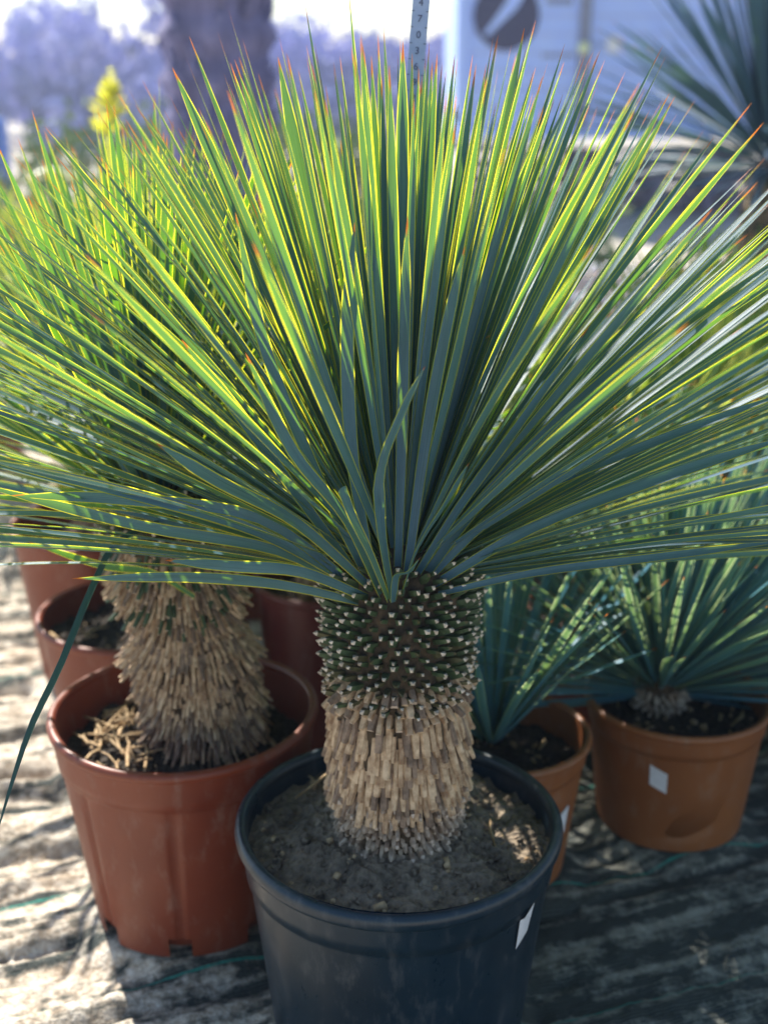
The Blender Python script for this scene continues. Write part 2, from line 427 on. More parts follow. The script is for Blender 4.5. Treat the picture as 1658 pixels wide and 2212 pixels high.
# ------------------------------------------------------------------ pots
def pot(label, cat, loc, r, h, mat, rb, soil_z, rimr=.006, rimh=.016, band=None, grooves=0, notches=0, nph=0.0, soil='soil', mound=0.0, mound_at=(0, 0), tagspec=None, rz=0, group='plastic pots of the yuccas', dent=None, squash=None, litter=0, seed=1, litter_at=None):
    rng = random.Random(seed)
    t = thing('plant_pot', label, cat, loc, rz, group)
    th = .0035
    pr = r-rimr*1.2
    def rad(a, z, an, k):
        g = 0
        if grooves and .01 < z < h*.80:
            w = (an*grooves/(2*math.pi)) % 1.0
            if w < .10: g = -.0045*math.sin(w/.10*math.pi)*min(1, (h*.80-z)/.01)
        if dent: g += dent(an, z)
        g += .0012*math.sin(3*an+1)+.0008*math.sin(5*an+z*9)
        return a+g, z
    prof = []
    zs = [0, .012, .013, .019, .03, h*.25, h*.4, h*.55, h*.7, h*.78, h*.80, h*.805, h*.85, h*.92, h-.006]
    for z in zs:
        u = z/h; a = rb+(pr-rb)*u
        if band and u > .8: a += band
        prof.append((a, z))
    wall = MB()
    sk = (lambda k, an: k <= 3 and notches and ((an*notches/(2*math.pi)+nph) % 1.0) < .27) if notches else None
    NS = 144
    lathe(wall, prof, NS, 0, rad=rad, skip=sk)
    inner = [(pr-th, h-.002), (rb+(pr-rb)*.5-th, h*.5), (rb-th, .016), (.02, .016)]
    lathe(wall, inner[::-1], NS, 0)
    wall.build('pot_wall', mat, t)
    rim = MB()
    pts = []
    for k in range(14):
        a = 2*math.pi*k/14
        pts.append((r-rimr-.001+rimr*math.cos(a), h-rimh*.5+rimh*.5*math.sin(a)))
    lathe(rim, pts, NS, 0, rad=lambda a, z, an, k: (a+.0012*math.sin(3*an+1), z+.0015*math.sin(2*an+r*40)), close=True)
    rim.build('rim', mat, t)
    # soil
    so = MB(); n = 120; rings = 44
    sr = rb+(pr-rb)*(soil_z/h)-th*.6
    vs = []
    for k in range(rings):
        q = k/(rings-1)
        for i in range(n):
            a = 2*math.pi*i/n
            x = sr*q*math.cos(a); y = sr*q*math.sin(a)
            dd = math.hypot(x-mound_at[0], y-mound_at[1])
            z = soil_z+mound*math.exp(-(dd/(sr*.55))**2)
            p = Vector((x*28+seed, y*28, 3.1)); z += .009*mnoise.noise(p)+.007*mnoise.noise(p*2.7)+.0045*mnoise.noise(p*6.5)
            vs.append((x, y, z))
    fs = [(k*n+i, k*n+(i+1) % n, (k+1)*n+(i+1) % n, (k+1)*n+i) for k in range(rings-1) for i in range(n)]
    so.add(vs, fs, 0)
    # crumbs
    for _ in range(520):
        a = rng.uniform(0, 6.283); q = math.sqrt(rng.random())*sr*.95
        x, y = q*math.cos(a), q*math.sin(a); dd = math.hypot(x-mound_at[0], y-mound_at[1])
        z = soil_z+mound*math.exp(-(dd/(sr*.55))**2)
        s = rng.uniform(.0015, .0065)*(1 if rng.random() < .85 else 1.5)
        ro = Euler((rng.uniform(0, 3), rng.uniform(0, 3), rng.uniform(0, 3))).to_matrix()
        box(so, (x, y, z+s*.2), (s, s*rng.uniform(.6, 1.6), s*.7), 1 if rng.random() < .12 else 0, ro)
    s_ob = so.build('soil', [M[soil], M['straw']], t)
    if litter:
        lm = MB()
        for _ in range(litter):
            a = rng.uniform(*(litter_at or (0, 6.283))); q = rng.uniform(.5, .9)*sr
            x, y = q*math.cos(a), q*math.sin(a)
            z = soil_z+mound*math.exp(-((q)/(sr*.55))**2)+rng.uniform(.004, .012)
            an = rng.uniform(0, 3.14); ln = rng.uniform(.02, .07)
            d = Vector((math.cos(an), math.sin(an), rng.uniform(-.1, .25)))
            p0 = Vector((x, y, z)); p1 = p0+d*ln*.5+Vector((0, 0, .004)); p2 = p0+d*ln
            ok = lambda p: Vector((p.x, p.y)).length < sr*.97
            if not ok(p2): continue
            wq = rng.uniform(.003, .008); q_ = MB()
            sd_ = d.cross(Vector((0, 0, 1))).normalized()*wq*.5; up_ = Vector((0, 0, .0018))
            p1 = p1+sd_*rng.uniform(-2, 2)
            vs = []
            for pp, f_ in ((p0, .5), (p1, 1), (p2, rng.uniform(.2, .9))): vs += [pp-sd_*f_, pp+up_, pp+sd_*f_, pp-up_]
            lm.add(vs, [(k*4+i, k*4+(i+1) % 4, k*4+4+(i+1) % 4, k*4+4+i) for k in range(2) for i in range(4)]+[(0, 1, 2, 3), (8, 9, 10, 11)], 0)
        o = lm.build('leaf_litter', M['straw'], s_ob); o['kind'] = 'stuff'
    if tagspec:
        az, z0, wd, hg, sl = tagspec      # az: angle; wd/hg size; sl: slant
        lm = MB(); vs = []; nn = 7
        for row in range(2):
            for k in range(nn):
                z = z0+hg*(row-.5)+sl*(k/(nn-1)-.5)
                a = az+(k/(nn-1)-.5)*wd/r
                rr = rad(rb+(pr-rb)*(z/h)+((band or 0) if z/h > .8 else 0), z, a, 0)[0]+.0022
                vs.append((rr*math.cos(a), rr*math.sin(a), z))
        fs = [(k, k+1, nn+k+1, nn+k) for k in range(nn-1)]
        lm.add(vs, fs, 0)
        lm.build('paper_label', M['label'], t)
    return t
DOWN = -math.pi/2

# ------------------------------------------------------------------ ground
def value_noise(xs, ys, seed):
    rs = np.random.RandomState(seed); tab = rs.rand(256, 256)
    xi = np.floor(xs).astype(int); yi = np.floor(ys).astype(int); fx = xs-xi; fy = ys-yi
    fx = fx*fx*(3-2*fx); fy = fy*fy*(3-2*fy)
    g = lambda a, b: tab[a % 256, b % 256]
    return (g(xi, yi)*(1-fx)+g(xi+1, yi)*fx)*(1-fy)+(g(xi, yi+1)*(1-fx)+g(xi+1, yi+1)*fx)*fy
FA = math.radians(20)
def ground_height(X, Y):
    t = X*math.cos(FA)+Y*math.sin(FA); s = -X*math.sin(FA)+Y*math.cos(FA)
    warp = .35*value_noise(t*2.2+9, s*4+3, 1)+.12*value_noise(t*7, s*12, 2)
    a = value_noise(t*1.6+50, (s+warp*.14)*17+7, 3)
    b = value_noise(t*4+50, (s+warp*.12)*34+17, 4)
    rid = 1-np.abs(2*a-1)**.8
    lf = np.clip((-.12-X)/.3, .35, 1)
    h = lf*(.030*np.abs(2*a-1)**.75+.012*np.abs(2*b-1)**.8)
    h += .0055*value_noise(X*38, Y*38, 5)+.0032*value_noise(X*85, Y*85, 6)+.002*value_noise(X*190, Y*190, 8)
    return h-.024-.018*lf
def ground_sheet():
    def grid(x0, x1, y0, y1, st):
        return np.arange(x0, x1, st), np.arange(y0, y1, st)
    xs = np.concatenate([np.arange(-1.1, 1.1, .0065), ])
    ys = np.concatenate([np.arange(.75, 2.6, .0065)])
    # coarser beyond
    xs = np.concatenate([-1.1-np.geomspace(.02, 3.2, 36)[::-1], xs, 1.1+np.geomspace(.02, 3.2, 36)])
    ys = np.concatenate([np.array([.1, .3, .5, .6, .68, .72]), ys, 2.6+np.geomspace(.012, 5.0, 150)])
    X, Y = np.meshgrid(xs, ys)
    Z = ground_height(X, Y)
    # flatten under every pot
    for (cx, cy, cr) in POT_SPOTS:
        d = np.hypot(X-cx, Y-cy); w = np.clip((d-cr)/.03, 0, 1)
        Z = Z*w+(-.0035)*(1-w)
        Z = np.where(d < cr+.03, np.minimum(Z, -.001), Z)
    nv = X.size; me = bpy.data.meshes.new('ground_fabric')
    co = np.stack([X.ravel(), Y.ravel(), Z.ravel()], 1).astype(np.float32)
    ny, nx = X.shape; idx = np.arange(nv).reshape(ny, nx)
    q = np.stack([idx[:-1, :-1], idx[:-1, 1:], idx[1:, 1:], idx[1:, :-1]], -1).reshape(-1, 4)
    me.vertices.add(nv); me.vertices.foreach_set('co', co.ravel())
    me.loops.add(q.size); me.loops.foreach_set('vertex_index', q.ravel().astype(np.int32))
    me.polygons.add(len(q)); me.polygons.foreach_set('loop_start', (np.arange(len(q))*4).astype(np.int32))
    me.polygons.foreach_set('loop_total', np.full(len(q), 4, dtype=np.int32))
    me.polygons.foreach_set('use_smooth', [True]*len(q))
    me.update(calc_edges=True); me.validate()
    m, t, b = newmat('sandy_weed_fabric')
    tc = N(t, 'ShaderNodeTexCoord'); rot = N(t, 'ShaderNodeMapping'); rot.inputs['Rotation'].default_value = (0, 0, -FA)
    L(t, tc.outputs['Object'], rot.inputs[0])
    sc1 = N(t, 'ShaderNodeMapping'); sc1.inputs['Scale'].default_value = (1.5, 17, 1); L(t, rot.outputs[0], sc1.inputs[0])
    n1 = N(t, 'ShaderNodeTexNoise', i_Scale=1.6, i_Detail=7.0, i_Roughness=.62); L(t, sc1.outputs[0], n1.inputs['Vector'])
    n2 = N(t, 'ShaderNodeTexNoise', i_Scale=34.0, i_Detail=8.0, i_Roughness=.7); L(t, tc.outputs['Object'], n2.inputs['Vector'])
    n3 = N(t, 'ShaderNodeTexNoise', i_Scale=120.0, i_Detail=4.0, i_Roughness=.7); L(t, tc.outputs['Object'], n3.inputs['Vector'])
    # where the sand lies: everywhere on the left, patchy to the right and front
    sx = N(t, 'ShaderNodeSeparateXYZ'); L(t, tc.outputs['Object'], sx.inputs[0])
    xr = N(t, 'ShaderNodeMapRange', i_1=-.42, i_2=-.05, i_3=.075, i_4=-.02); L(t, sx.outputs[0], xr.inputs[0])
    a1 = N(t, 'ShaderNodeMath', operation='ADD'); L(t, n1.outputs[0], a1.inputs[0]); L(t, xr.outputs[0], a1.inputs[1])
    m2 = N(t, 'ShaderNodeMath', operation='MULTIPLY_ADD', i_1=.60, i_2=-.30); L(t, n2.outputs[0], m2.inputs[0])
    a2 = N(t, 'ShaderNodeMath', operation='ADD'); L(t, a1.outputs[0], a2.inputs[0]); L(t, m2.outputs[0], a2.inputs[1])
    msk = ramp(t, [(.45, (0, 0, 0)), (.60, (1, 1, 1))]); L(t, a2.outputs[0], msk.inputs[0])
    sand = ramp(t, [(.30, (.26, .18, .12)), (.45, (.48, .38, .28)), (.57, (.74, .66, .55)), (.70, (.88, .83, .74))])
    am = N(t, 'ShaderNodeMix', data_type='RGBA', i_0=.5); L(t, n2.outputs[0], am.inputs[6]); L(t, n3.outputs[0], am.inputs[7]); L(t, am.outputs[2], sand.inputs[0])
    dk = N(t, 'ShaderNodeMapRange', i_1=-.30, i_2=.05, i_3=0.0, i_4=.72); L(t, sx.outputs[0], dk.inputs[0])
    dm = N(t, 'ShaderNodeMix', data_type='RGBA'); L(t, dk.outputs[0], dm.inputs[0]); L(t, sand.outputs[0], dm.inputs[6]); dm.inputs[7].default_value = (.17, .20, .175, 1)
    # woven fabric
    wv = N(t, 'ShaderNodeTexWave', i_Scale=70.0, wave_type='BANDS', bands_direction='Y'); L(t, rot.outputs[0], wv.inputs['Vector'])
    fab = ramp(t, [(.2, (.02, .026, .025)), (.8, (.07, .085, .078))]); L(t, wv.outputs[0], fab.inputs[0])
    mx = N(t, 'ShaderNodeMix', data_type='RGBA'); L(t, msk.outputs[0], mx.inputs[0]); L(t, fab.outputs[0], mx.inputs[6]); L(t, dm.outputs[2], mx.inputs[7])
    # green stripe every 22 cm
    sr = N(t, 'ShaderNodeSeparateXYZ'); L(t, rot.outputs[0], sr.inputs[0])
    fm = N(t, 'ShaderNodeMath', operation='MULTIPLY_ADD', i_1=1/.24, i_2=.38); L(t, sr.outputs[1], fm.inputs[0])
    fr = N(t, 'ShaderNodeMath', operation='FRACT'); L(t, fm.outputs[0], fr.inputs[0])
    st = N(t, 'ShaderNodeMath', operation='LESS_THAN', i_1=.016); L(t, fr.outputs[0], st.inputs[0])
    inv = ramp(t, [(.40, (1, 1, 1)), (.62, (0, 0, 0))]); L(t, a2.outputs[0], inv.inputs[0])
    sm = N(t, 'ShaderNodeMath', operation='MULTIPLY'); L(t, st.outputs[0], sm.inputs[0]); L(t, inv.outputs[0], sm.inputs[1])
    mx2 = N(t, 'ShaderNodeMix', data_type='RGBA'); L(t, sm.outputs[0], mx2.inputs[0]); L(t, mx.outputs[2], mx2.inputs[6]); mx2.inputs[7].default_value = (.03, .28, .22, 1)
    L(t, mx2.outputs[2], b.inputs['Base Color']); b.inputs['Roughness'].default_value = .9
    ad = N(t, 'ShaderNodeMath', operation='ADD'); L(t, n2.outputs[0], ad.inputs[0]); L(t, n3.outputs[0], ad.inputs[1])
    bump(t, b, ad.outputs[0], .006, 1)
    me.materials.append(m)
    o = bpy.data.objects.new('ground_fabric', me); COL.objects.link(o); o['kind'] = 'structure'
    o['label'] = 'sand strewn dark woven ground fabric with thin green stripes under the pots'
    # far ground
    g = MB(); S = 400
    g.add([(-S, -S, -.06), (S, -S, -.06), (S, S, -.06), (-S, S, -.06)], [(0, 1, 2, 3)])
    gm = mottled('pale_dry_ground', (.30, .26, .21), (.50, .45, .38), 1.2, .95, 0)
    go = g.build('ground', gm); go['kind'] = 'structure'

# ------------------------------------------------------------------ placement
HERO = (0.016, 1.254); REDP = (-.268, 1.497); RIGHT = (.446, 1.711); MID = (.165, 1.585); LEFT2 = (-.41, 1.905); LEFT3 = (-.545, 2.25)
WINE = (-.095, 1.99); BACKR = (.375, 2.035); FARR = (.80, 1.93)
POT_SPOTS = [(*HERO, .15), (*REDP, .14), (*RIGHT, .112), (*MID, .105), (*LEFT2, .135), (*LEFT3, .135), (*WINE, .105), (*BACKR, .10), (*FARR, .11)]
BACK = [  # x, y, crown z, leaf length, kind, pot radius
    (-.66, 2.80, .42, .42, 'g'), (-.30, 2.55, .44, .40, 'y'), (-1.20, 3.65, .42, .42, 'g'), (-1.62, 4.0, .42, .42, 'g'), (-.80, 3.45, .42, .42, 'g'), (-.15, 3.25, .42, .40, 'y'),
    (.66, 2.45, .36, .42, 'g'), (1.02, 2.50, .38, .42, 'g'), (1.20, 2.10, .34, .38, 'g'), (.75, 2.95, .34, .40, 'g'), (1.20, 3.05, .34, .40, 'g'), (.32, 2.62, .28, .36, 'g'),
]
for b in BACK: POT_SPOTS.append((b[0], b[1], .10))
ground_sheet()

pot('black plastic pot in front holding the big trimmed yucca', 'plant pot', (*HERO, 0), .190, .283, M['black_pot'], .150, .250, rimr=.0075, rimh=.020, band=.003, soil='soil_grey', mound=.040, tagspec=(math.radians(-38), .212, .022, .040, .014), seed=3, litter=4)
pot('terracotta coloured pot with notched foot left of the black pot', 'plant pot', (*REDP, 0), .180, .297, M['terracotta'], .135, .235, rimr=.0065, rimh=.014, band=.003, grooves=8, notches=8, nph=.12, mound=.012, seed=5, litter=60, litter_at=(2.2, 4.4))
def dent(an, z):
    a = (an-DOWN+math.pi) % (2*math.pi)-math.pi
    return -.012*math.exp(-((a-.1)/.45)**2)*math.exp(-((z-.045-.05*a)/.022)**2)
pot('orange brown pot with a slanted white label and dented foot at right', 'plant pot', (*RIGHT, 0), .142, .205, M['terracotta2'], .112, .165, rimr=.006, rimh=.012, band=.003, tagspec=(math.radians(-112), .128, .028, .034, -.012), dent=dent, seed=7, litter=8)
pot('orange brown pot half hidden behind the black pot', 'plant pot', (*MID, 0), .131, .215, M['terracotta2'], .098, .165, rimr=.006, rimh=.012, band=.002, tagspec=(math.radians(-42), .105, .028, .045, .010), seed=9, litter=4)
pot('terracotta pot with sunlit rim behind the notched terracotta pot', 'plant pot', (*LEFT2, 0), .165, .262, M['terracotta'], .128, .215, rimr=.0065, rimh=.014, seed=11, litter=16)
pot('terracotta pot at far left edge, rearmost of the left row', 'plant pot', (*LEFT3, 0), .168, .30, M['terracotta'], .128, .25, rimr=.0065, rimh=.014, seed=13, litter=10)
pot('dark wine red pot in the shade between the two front trunks', 'plant pot', (*WINE, 0), .133, .29, M['dark_red_pot'], .104, .25, seed=15)
pot('shaded terracotta pot behind the two orange brown pots', 'plant pot', (*BACKR, 0), .128, .22, M['terracotta'], .098, .18, seed=17)
pot('orange brown pot cut off by the right edge of view', 'plant pot', (*FARR, 0), .142, .215, M['terracotta2'], .11, .17, seed=19)

# ---- the big yucca
def yucca(label, loc, name='yucca', group=None):
    return thing(name, label, 'yucca', loc, 0, group)
hero = yucca('large trimmed yucca with spiky blue green crown in the black pot', (*HERO, .25))
trunk(hero, (0, 0, 0), .355, .087, random.Random(21),
      [(.196, .362, 'stub'), (.088, .232, 'skirt'), (.010, .094, 'knob')],
      prof=lambda u: 1.02-.05*u-.05*math.exp(-((u-.64)/.08)**2)-.13*max(0, .24-u)/.24)
def emin_h(az):
    c = math.cos(az)
    return .04 if c < -.1 else .04+(.62*max(0, c+.05)**1.2)
def keep_h(az, e):
    c = math.cos(az)
    return 1.0 if c < .25 else max(.10, 1-.95*(c-.25)*1.5)
bl = rosette((HERO[0], HERO[1], .600), 640, .582, .0094, random.Random(34), emin=emin_h, keep=keep_h, core=.050, rise=.055, droop=.05, bent=.05, shorten=.165, lsd=.042)
bl = [b+(13, False) for b in bl]
def feat(path, w, tw=0.0, tw0=0.0, blunt=False, n=16):
    pts = [P(*q) for q in path]
    up = Vector((0, -.55, .83))
    return (pts, w, up, tw, tw0, n, blunt)
FE = [
 feat([(846, 1292, 1.17), (822, 1140, 1.13), (824, 1015, 1.09), (868, 895, 1.06), (918, 790, 1.04)], .0135, .5, -.3),
 feat([(838, 1296, 1.165), (802, 1205, 1.13), (764, 1125, 1.10), (737, 1055, 1.08)], .0120, .3, .1, True),
 feat([(850, 1300, 1.16), (857, 1246, 1.13), (884, 1236, 1.11), (907, 1205, 1.10)], .0105, 1.2, 0),
 feat([(868, 1285, 1.17), (902, 1185, 1.13), (968, 1082, 1.10), (1012, 1000, 1.08)], .0120, 1.4, .2),
 feat([(822, 1285, 1.18), (745, 1120, 1.13), (632, 975, 1.09), (530, 762, 1.06)], .0130, .4, .1),
 feat([(800, 1270, 1.19), (640, 1130, 1.15), (470, 1040, 1.10), (336, 956, 1.07)], .0140, .3, .3),
 feat([(790, 1290, 1.19), (650, 1235, 1.15), (500, 1222, 1.12), (356, 1210, 1.10)], .0135, .2, .9),
 feat([(775, 1300, 1.20), (600, 1262, 1.17), (400, 1246, 1.14), (156, 1250, 1.12)], .0125, .2, .9),
 feat([(808, 1270, 1.20), (762, 1000, 1.15), (750, 720, 1.12), (766, 480, 1.11)], .0140, .2, 0),
 feat([(800, 1265, 1.20), (690, 1040, 1.16), (575, 760, 1.12), (508, 458, 1.10)], .0130, .2, .1),
 feat([(790, 1268, 1.20), (650, 1080, 1.17), (520, 900, 1.13), (392, 733, 1.10)], .0130, .6, .1),
 feat([(875, 1270, 1.20), (915, 980, 1.16), (958, 740, 1.13), (1004, 532, 1.12)], .0130, .3, -.1),
 feat([(858, 1270, 1.21), (866, 1000, 1.17), (873, 720, 1.15), (880, 466, 1.14)], .0120, .2, 0),
 feat([(900, 1268, 1.20), (1060, 1060, 1.18), (1330, 800, 1.15), (1700, 520, 1.12)], .0150, .2, -.2),
 feat([(915, 1290, 1.20), (1150, 1238, 1.17), (1400, 1206, 1.14), (1720, 1165, 1.12)], .0095, .2, -.5),
 feat([(910, 1280, 1.20), (1150, 1140, 1.17), (1420, 1035, 1.14), (1730, 935, 1.12)], .0140, .2, -.4),
 feat([(905, 1270, 1.20), (1100, 1090, 1.18), (1400, 960, 1.15), (1720, 840, 1.12)], .0120, .2, -.4),
 feat([(790, 1285, 1.21), (560, 1120, 1.18), (260, 1078, 1.14), (24, 1070, 1.12)], .0130, .3, .7),
 feat([(792, 1280, 1.21), (560, 1150, 1.18), (260, 1060, 1.14), (-60, 985, 1.12)], .0130, .2, .5),
 feat([(790, 1290, 1.22), (600, 1190, 1.19), (300, 1135, 1.15), (-70, 1040, 1.12)], .0125, .2, .5),
 feat([(888, 1262, 1.20), (990, 1100, 1.17), (1120, 920, 1.14), (1275, 700, 1.11)], .0130, .4, -.1),
 feat([(812, 1250, 1.25), (740, 800, 1.26), (655, 400, 1.27), (600, 122, 1.28)], .0150, .2, .1),
 feat([(850, 1250, 1.25), (862, 800, 1.25), (868, 400, 1.26), (870, 88, 1.27)], .0140, .2, -.2),
 feat([(880, 1250, 1.25), (960, 800, 1.27), (1065, 400, 1.28), (1132, 60, 1.29)], .0135, .6, -.2),
 feat([(800, 1250, 1.25), (650, 800, 1.27), (500, 430, 1.28), (372, 145, 1.28)], .0150, .2, .2),
 feat([(905, 1250, 1.25), (1080, 800, 1.28), (1250, 450, 1.30), (1392, 175, 1.31)], .0135, .4, -.3),
 feat([(815, 1250, 1.24), (700, 880, 1.24), (610, 560, 1.25), (555, 350, 1.26)], .0125, .2, .1),
]
foliage(hero, (*HERO, .25), bl+FE, M['leaf'], 100)

# ---- the yucca in the terracotta pot
y2 = yucca('yucca with shaggy tan trunk in the notched terracotta pot', (-.236, 1.52, .235))
trunk(y2, (0, 0, 0), .36, .090, random.Random(41), [(.30, .385, 'stub'), (.030, .212, 'shag'), (.222, .325, 'shag')], lean=Vector((-.045, -.02, 0)),
      prof=lambda u: 1.0-.26*math.exp(-((u-.55)/.085)**2)-.12*max(0, .2-u)/.2)
def emin2(az): return .12 if math.cos(az) < .2 else .12+.75*math.cos(az)
b2 = rosette((-.285, 1.50, .585), 340, .50, .0104, random.Random(43), emin=emin2, keep=lambda a, e: 1 if math.cos(a) < .3 else .35, core=.05, rise=.05, bent=.03, shorten=.16)
b2 = [b+(8, False) for b in b2]
DROOP = (([P(395, 1110, 1.40), P(262, 1165, 1.30), P(203, 1262, 1.24), P(130, 1440, 1.14), P(60, 1590, 1.07), P(-22, 1850, .98)], .0085, (P(60, 1590, 1.07)-P(203, 1262, 1.24)).cross(sdir).normalized(), .3, .25, 18, False))
b2.append(([P(400, 1130, 1.42), P(300, 1100, 1.36), P(160, 1085, 1.30), P(-60, 1070, 1.24)], .0120, Vector((0, -.2, .98)), .3, .6, 12, False))
b2.append(([P(420, 1290, 1.40), P(330, 1238, 1.36), P(220, 1222, 1.31), P(60, 1170, 1.27)], .0095, Vector((0, -.2, .98)), .2, .8, 12, False))
foliage(y2, (-.236, 1.52, .235), b2, M['leaf2'], 100)
M['leaf_shaded'] = leaf_mat('shaded_blade', top=(.035, .10, .10), lo=(.02, .06, .06), trans=(.04, .09, .03), edge=(.06, .12, .08), tf=.08)  # darker copy of the leaf, its shade put into the colour
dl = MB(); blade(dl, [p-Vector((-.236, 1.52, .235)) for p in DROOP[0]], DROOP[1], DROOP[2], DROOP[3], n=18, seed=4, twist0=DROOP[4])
dl.build('drooping_leaf', M['leaf_shaded'], y2)['label'] = 'shade darkened drooping leaf hanging over the pots'

# ---- small yuccas at right
y3 = yucca('small stemless yucca with few upright leaves in the half hidden pot', (MID[0]-.01, MID[1]+.01, .165))
b3 = rosette((MID[0]-.01, MID[1]+.01, .19), 64, .36, .0125, random.Random(51), emin=lambda a: .75, keep=lambda a, e: 1, core=.02, rise=.02, bent=.1)
b3 = [b+(8, False) for b in b3]
for path, w in [([(1100, 1478, 1.53), (1210, 1475, 1.50), (1310, 1440, 1.48), (1420, 1400, 1.49)], .012),
                ([(1110, 1470, 1.55), (1180, 1430, 1.52), (1270, 1370, 1.52), (1370, 1310, 1.54)], .015),
                ([(1060, 1480, 1.53), (1085, 1470, 1.49), (1150, 1462, 1.48), (1190, 1440, 1.48)], .014),
                ([(1100, 1470, 1.57), (1170, 1400, 1.56), (1260, 1330, 1.56), (1385, 1290, 1.58)], .009)]:
    b3.append(([P(*q) for q in path], w, Vector((0, -.3, .95)), .3, .1, 12, False))
foliage(y3, (MID[0]-.01, MID[1]+.01, .165), b3, M['blueleaf'], 70)

y4 = yucca('short trunked blue green yucca in the dented orange brown pot', (RIGHT[0]-.02, RIGHT[1]+.03, .165))
trunk(y4, (0, 0, 0), .06, .055, random.Random(61), [(.012, .045, 'knob')], prof=lambda u: .75)
b4 = rosette((RIGHT[0]-.02, RIGHT[1]+.03, .215), 420, .42, .0090, random.Random(63), emin=lambda a: -.2+.75*max(0, math.cos(a)), keep=lambda a, e: 1, core=.045, rise=.05)
foliage(y4, (RIGHT[0]-.02, RIGHT[1]+.03, .165), [b+(8, False) for b in b4], M['blueleaf'], 100)

# yuccas in the back pots
def small_yucca(label, x, y, zs, zc, Ln, mat, seed, cnt=150, w=.013, group='potted yuccas of the rear rows', emn=.3, stem=True):
    t = thing('yucca', label, 'yucca', (x, y, zs), 0, group)
    rng = random.Random(seed)
    if zc-zs > .05:
        trunk(t, (0, 0, 0), zc-zs, .048, rng, [(.01, zc-zs, 'shag')])
    bb = rosette((x, y, zc), cnt, Ln, w, rng, emin=lambda a: emn, keep=lambda a, e: 1, core=.03, rise=.04)
    mb = MB()
    for b in bb:
        blade(mb, [p-Vector((x, y, zs)) for p in b[0]], b[1], b[2], b[3], n=6, seed=rng.randint(0, 90), twist0=b[4])
    o = mb.build('crown', mat, t); o['kind'] = 'stuff'
    return t
small_yucca('yucca in the sunlit rimmed pot behind the shaggy trunked yucca', LEFT2[0]+.06, LEFT2[1]+.03, .215, .46, .42, M['leaf2'], 71, 190)
small_yucca('yucca in the rearmost pot of the left row', LEFT3[0]-.0, LEFT3[1]+.02, .25, .45, .42, M['leaf'], 72, 190)
small_yucca('yucca in the dark wine red pot', WINE[0], WINE[1], .25, .46, .40, M['leaf2'], 73, 170)
small_yucca('low leafy yucca in the shaded terracotta pot at right', BACKR[0], BACKR[1], .18, .30, .40, M['grass'], 74, 170)
small_yucca('yucca in the pot cut off by the right edge of view', FARR[0], FARR[1], .17, .27, .36, M['blueleaf'], 75, 190)
where = ['yellow green yucca just behind the rearmost left pot', 'green yucca behind the two front trunks, second left row', 'yellow green yucca second from the left in the rearmost row', 'yellow green yucca at the very left end of the rearmost row',
 'yellow green yucca third from the left in the rearmost row', 'green yucca straight behind the big crown, rearmost row', 'yellow green low yucca behind the dented pot', 'yellow green low yucca near the right edge, second right row',
 'yellow green low yucca at the right edge above the cut off pot', 'yellow green low yucca in the middle of the rearmost right row', 'yellow green low yucca at the right end of the rearmost row', 'yellow green low yucca just right of the measuring stick']
for k, (x, y, zc, Ln, kd) in enumerate(BACK):
    hp = .24 if kd == 'y' else .19
    pot(where[k].replace('yucca', 'yucca pot', 1).replace('yellow green', 'terracotta').replace('green yucca', 'terracotta yucca'), 'plant pot', (x, y, 0), .125, hp, M['terracotta'], .098, hp-.04, seed=100+k, group='terracotta pots of the rear rows')
    small_yucca(where[k], x, y, hp-.04, zc, Ln, {'y': M['grass'], 'g': M['grass'], 'b': M['blueleaf']}[kd], 80+k, 170 if kd == 'y' else 150, .014)

# ------------------------------------------------------------------ measuring stick
a = P(913, -60, 1.49); b_ = P(874, 420, 1.47)
s_ = (b_.x-a.x)/(b_.z-a.z); gx = b_.x-s_*(b_.z-.0); 
stick = thing('measuring_stick', 'pale blue measuring stick with black numbers standing behind the big yucca', 'measuring stick', (gx, 1.47, -.004))
ang = math.atan(s_)
stick.rotation_euler = (0, ang, 0)
Ls = 1.32
mb = MB(); box(mb, (0, 0, Ls/2), (.0185, .004, Ls)); M['stick'] = mottled('painted_stick', (.30, .38, .60), (.38, .46, .68), 30, .5, .0003)
so = mb.build('stick', M['stick'], stick, smooth=False)
M['ink'] = mottled('dark_ink', (.06, .07, .16), (.10, .11, .20), 60, .6, 0)
def text_mesh(body, size, ext=.0004):
    cu = bpy.data.curves.new('numeral', 'FONT'); cu.body = body; cu.size = size; cu.extrude = ext; cu.align_x = 'CENTER'; cu.align_y = 'CENTER'
    o = bpy.data.objects.new('numeral', cu); COL.objects.link(o)
    bpy.context.view_layer.update()
    me = bpy.data.meshes.new_from_object(o.evaluated_get(bpy.context.evaluated_depsgraph_get()))
    bpy.data.objects.remove(o); bpy.data.curves.remove(cu)
    return me
digs = [text_mesh(str(k), .0105) for k in range(10)]
for k in digs: k.materials.append(M['ink'])
nb = MB()
for k in range(60):
    z = .30+k*.0165
    me = digs[(k*7+3) % 10]
    vs = [(v.co.x, -.0022-v.co.z*1.0-.0002, z+v.co.y) for v in me.vertices]
    nb.add(vs, [tuple(p.vertices) for p in me.polygons])
    box(nb, (-.0078, -.0022, z+.008), (.003, .0006, .0008)); box(nb, (.0078, -.0022, z+.008), (.003, .0006, .0008))
nb.build('numerals', M['ink'], stick, smooth=False)
for k in digs: bpy.data.meshes.remove(k)

